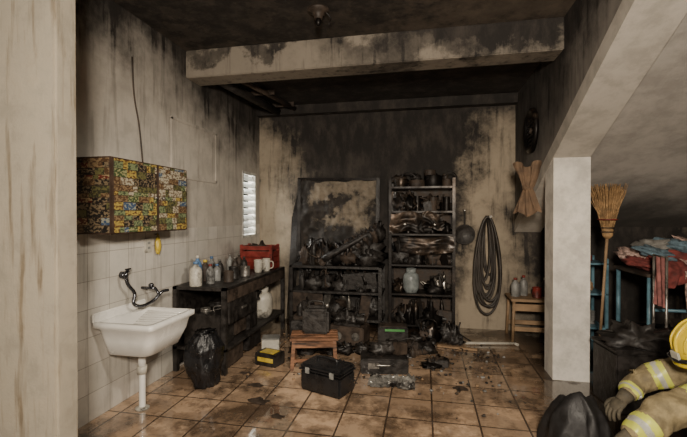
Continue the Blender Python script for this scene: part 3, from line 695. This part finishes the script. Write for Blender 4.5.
helm=pm('helmet_yellow',(.70,.52,.03),.32,var=.10,scale=7,bmp=.03,coat=.3,soot=.08); rubberb=pm('boot_rubber',(.02,.02,.02),.4); glov=pm('work_glove',(.09,.075,.05),.8,var=.3,scale=25)
HM=Matrix.Translation((1.39+OX+.03,2.51,.80+OZ-.03))@Matrix.Rotation(math.radians(188),4,'Z')@Matrix.Rotation(math.radians(38),4,'Y')
b=MB(); b.xf=HM
def headf(d,q):
    q=q.copy()
    if d.z<0: k=1-.30*(-d.z)**1.3; q.y*=k; q.x=q.x*(1-.12*(-d.z))+.012*(-d.z)
    if d.x>.5 and abs(d.y)<.35 and -.1<d.z<.25: q.x-=.004
    return q
b.ell((0,0,0),(.098,.078,.118),skin,u=36,v=28,fn=headf)
b.tube([(-.02,0,-.06),(-.05,0,-.13)],[.055,.06],skin,n=16,sm=0)
b.tube([(.092,0,.018),(.108,0,-.008),(.118,0,-.026),(.100,0,-.034)],[.009,.012,.016,.010],skin,n=10,sm=3)
for s in (-1,1):
    b.ell((.081,s*.032,.012),(.014,.016,.011),eyew,u=14,v=10); b.ell((.0935,s*.032,.010),(.004,.007,.007),dark,u=10,v=8)
    b.tube([(.088,s*.014,.034),(.092,s*.034,.040),(.078,s*.054,.032)],[.004,.005,.003],hair,n=6)
    b.ell((-.005,s*.080,-.005),(.020,.009,.032),skin,rot=(0,.15,s*.2),u=14,v=10); b.ell((.112-.01,s*.012,-.030),(.009,.008,.007),skin,u=10,v=8)
b.ell((.088,0,-.060),(.010,.026,.006),lip,u=14,v=8); b.ell((.086,0,-.069),(.010,.021,.006),lip,u=14,v=8)
b.ell((-.020,0,.018),(.092,.083,.108),hair,u=24,v=16)
child(b,'head')
b=MB(); b.xf=HM@Matrix.Translation((-.01,0,.045))
prof=[(.158,0),(.152,.03),(.140,.065),(.115,.105),(.075,.132),(.035,.143),(0,.146)]
vs=[];fs=[];n=36
for r,z in prof:
    for k in range(n):
        a=2*math.pi*k/n; vs.append((r*math.cos(a),r*math.sin(a)*.84,z))
for j in range(len(prof)-1):
    for k in range(n): k2=(k+1)%n; fs.append((j*n+k,j*n+k2,(j+1)*n+k2,(j+1)*n+k))
b.add(vs,fs,helm,True)
vs=[];fs=[]
for j,(r,z) in enumerate([(.145,.012),(.155,.012),(.178,.002),(.182,-.006),(.176,-.008),(.150,.0)]):
    for k in range(n):
        a=2*math.pi*k/n; e=1+.12*max(0,-math.cos(a)); vs.append((r*math.cos(a)*e,r*math.sin(a)*.86,z-.015*max(0,-math.cos(a))))
for j in range(5):
    for k in range(n): k2=(k+1)%n; fs.append((j*n+k,j*n+k2,(j+1)*n+k2,(j+1)*n+k))
b.add(vs,fs,helm,True)
b.tube([(.145,0,.05),(.10,0,.122),(0,0,.152),(-.10,0,.122),(-.145,0,.05)],.010,helm,n=8)
for s in (-1,1): b.tube([(.13,s*.045,.06),(.09,s*.05,.115),(0,s*.055,.138),(-.09,s*.05,.115),(-.13,s*.045,.06)],.006,helm,n=8)
b.box((.160,0,.045),(.012,.06,.06),silv,rot=(0,-.4,0),bev=.004)
b.tube([(.15,-.07,.03),(.168,0,.028),(.15,.07,.03)],.012,blkpl,n=8)
for s in (-1,1): b.tube([(.02,s*.115,0),(.04,s*.085,-.09),(.07,s*.03,-.155),(.075,0,-.16)],.005,blkpl,n=6)
b.grid(lambda u,v:(-.05-.11*math.sin(u*math.pi)*(1+.25*v),.135*math.cos(u*math.pi)*(1-.05*v),.0-.13*v+.006*math.sin(u*25)*v),24,8,trous)
child(b,'fire_helmet')
def hand(M,name,side):
    b=MB(); b.xf=M
    b.ell((.045,0,0),(.052,.045,.020),glov,u=18,v=12)
    b.tube([(-.04,0,0),(0,0,0),(.03,0,0)],[.044,.036,.030],glov,n=14,sm=2)
    for k,(y,l,sp) in enumerate(((-.033,.066,-.08),(-.011,.078,-.02),(.011,.072,.03),(.032,.055,.10))):
        x0=.082-.004*abs(k-1.3)
        P=[(x0-.01,y,0)]; ang=.25; x,z=x0-.01,0
        for sgl,bd in ((l*.42,.0),(l*.33,.55),(l*.28,.5)):
            ang+=bd; x+=sgl*1.15*math.cos(ang); z-=sgl*1.15*math.sin(ang); P.append((x,y+sp*(x-x0),z))
        b.tube(P,[.0115,.0108,.010,.0082],glov,n=10,sm=4); b.ell(P[-1],(.0085,.0085,.0085),glov,u=10,v=8)
    s=side; P=[(.02,s*.03,-.004),(.045,s*.060,-.012),(.07,s*.072,-.026),(.088,s*.066,-.042)]
    b.tube(P,[.015,.013,.012,.0095],glov,n=10,sm=4); b.ell(P[-1],(.0098,.0098,.0098),glov,u=10,v=8)
    child(b,name)
def aim(p,d,roll=0):
    x=Vector(d).normalized(); y=Vector((0,0,1)).cross(x).normalized(); z=x.cross(y)
    return Matrix.Translation(p)@Matrix((x,y,z)).transposed().to_4x4()@Matrix.Rotation(roll,4,'X')
hand(aim((.855+OX,2.155,.432+OZ),(-.7,.10,-.55)),'glove_left',1)
hand(aim((1.065+OX,2.65,.430+OZ),(-.75,-.4,-.55)),'glove_right',-1)
def boot(x,y,ang,pitch,name,z=0):
    b=MB(); b.xf=Matrix.Translation((x,y,z))@Matrix.Rotation(ang,4,'Z')@Matrix.Rotation(pitch,4,'Y')
    b.tube([(0,0,.22),(0,0,.12),(.01,0,.07)],[.075,.068,.062],rubberb,n=18,sm=4)
    b.ell((.07,0,.055),(.145,.052,.052),rubberb,zmin=None,u=24,v=14,fn=lambda d,q:Vector((q.x,q.y,max(q.z,-.045))))
    b.box((.065,0,.012),(.27,.095,.024),rubberb,bev=.01); b.box((-.04,0,.02),(.07,.08,.04),rubberb,bev=.008)
    b.lathe([(.079,.19),(.082,.205),(.079,.22)],(0,0,0),lime,n=20)
    child(b,name)
boot(1.58+OX,2.34,math.pi,0,'boot_left'); boot(1.93+OX,2.80,math.pi,math.radians(70),'boot_right',z=.13)

# ------------------------------------------------------------ lights
def area(name,loc,target,e,size,col):
    l=bpy.data.lights.new(name,'AREA'); l.energy=e; l.size=size; l.color=col; o=bpy.data.objects.new(name,l); C.objects.link(o)
    o.location=loc; o.rotation_euler=(Vector(target)-Vector(loc)).to_track_quat('-Z','Y').to_euler(); return o
def spot(name,loc,target,e,deg,col,soft):
    l=bpy.data.lights.new(name,'SPOT'); l.energy=e; l.spot_size=math.radians(deg); l.spot_blend=1; l.color=col; l.shadow_soft_size=soft
    o=bpy.data.objects.new(name,l); C.objects.link(o); o.location=loc; o.rotation_euler=(Vector(target)-Vector(loc)).to_track_quat('-Z','Y').to_euler()
area('scene_floodlight',(.15,-.55,2.05),(-.2,3.8,.7),180,.35,(1,.88,.73))
spot('left_wall_fill',(-.2,1.9,1.9),(-1.9,3.6,.9),105,95,(1,.90,.75),.08)  # added fill spot, not worn by anyone; lifts the left wall
spot('back_wall_fill',(.55,1.6,1.5),(.72,5.3,1.35),60,42,(1,.80,.56),.04)  # added spot that brightens the right end of the back wall
spot('floor_fill',(-.1,1.6,1.9),(-.25,3.5,0),60,75,(1,.84,.64),.06)  # extra unseen spot put in to light the floor tiles
spot('understair_fill',(.9,1.5,1.5),(2.4,4.4,1.1),55,48,(1,.88,.72),.05)  # unseen fill added to bring up the under-stair clutter
l=bpy.data.lights.new('window_backlight','POINT'); l.energy=420; l.color=(1,.97,.90); l.shadow_soft_size=.3  # invented lamp outside the window, there to make the louvers bright
o=bpy.data.objects.new('window_backlight',l); C.objects.link(o); o.location=(-3.2,4.9,1.9)
w=bpy.data.worlds.new('night'); bpy.context.scene.world=w; w.use_nodes=True
w.node_tree.nodes['Background'].inputs[0].default_value=(.9,.75,.6,1); w.node_tree.nodes['Background'].inputs[1].default_value=.02

cam=bpy.data.cameras.new('camera'); cam.lens=400/687*36; cam.sensor_width=36; cam.clip_start=.05
co=bpy.data.objects.new('camera',cam); C.objects.link(co); co.location=(0,0,1.47); co.rotation_euler=(math.radians(89.5),0,math.radians(11.5))
bpy.context.scene.camera=co
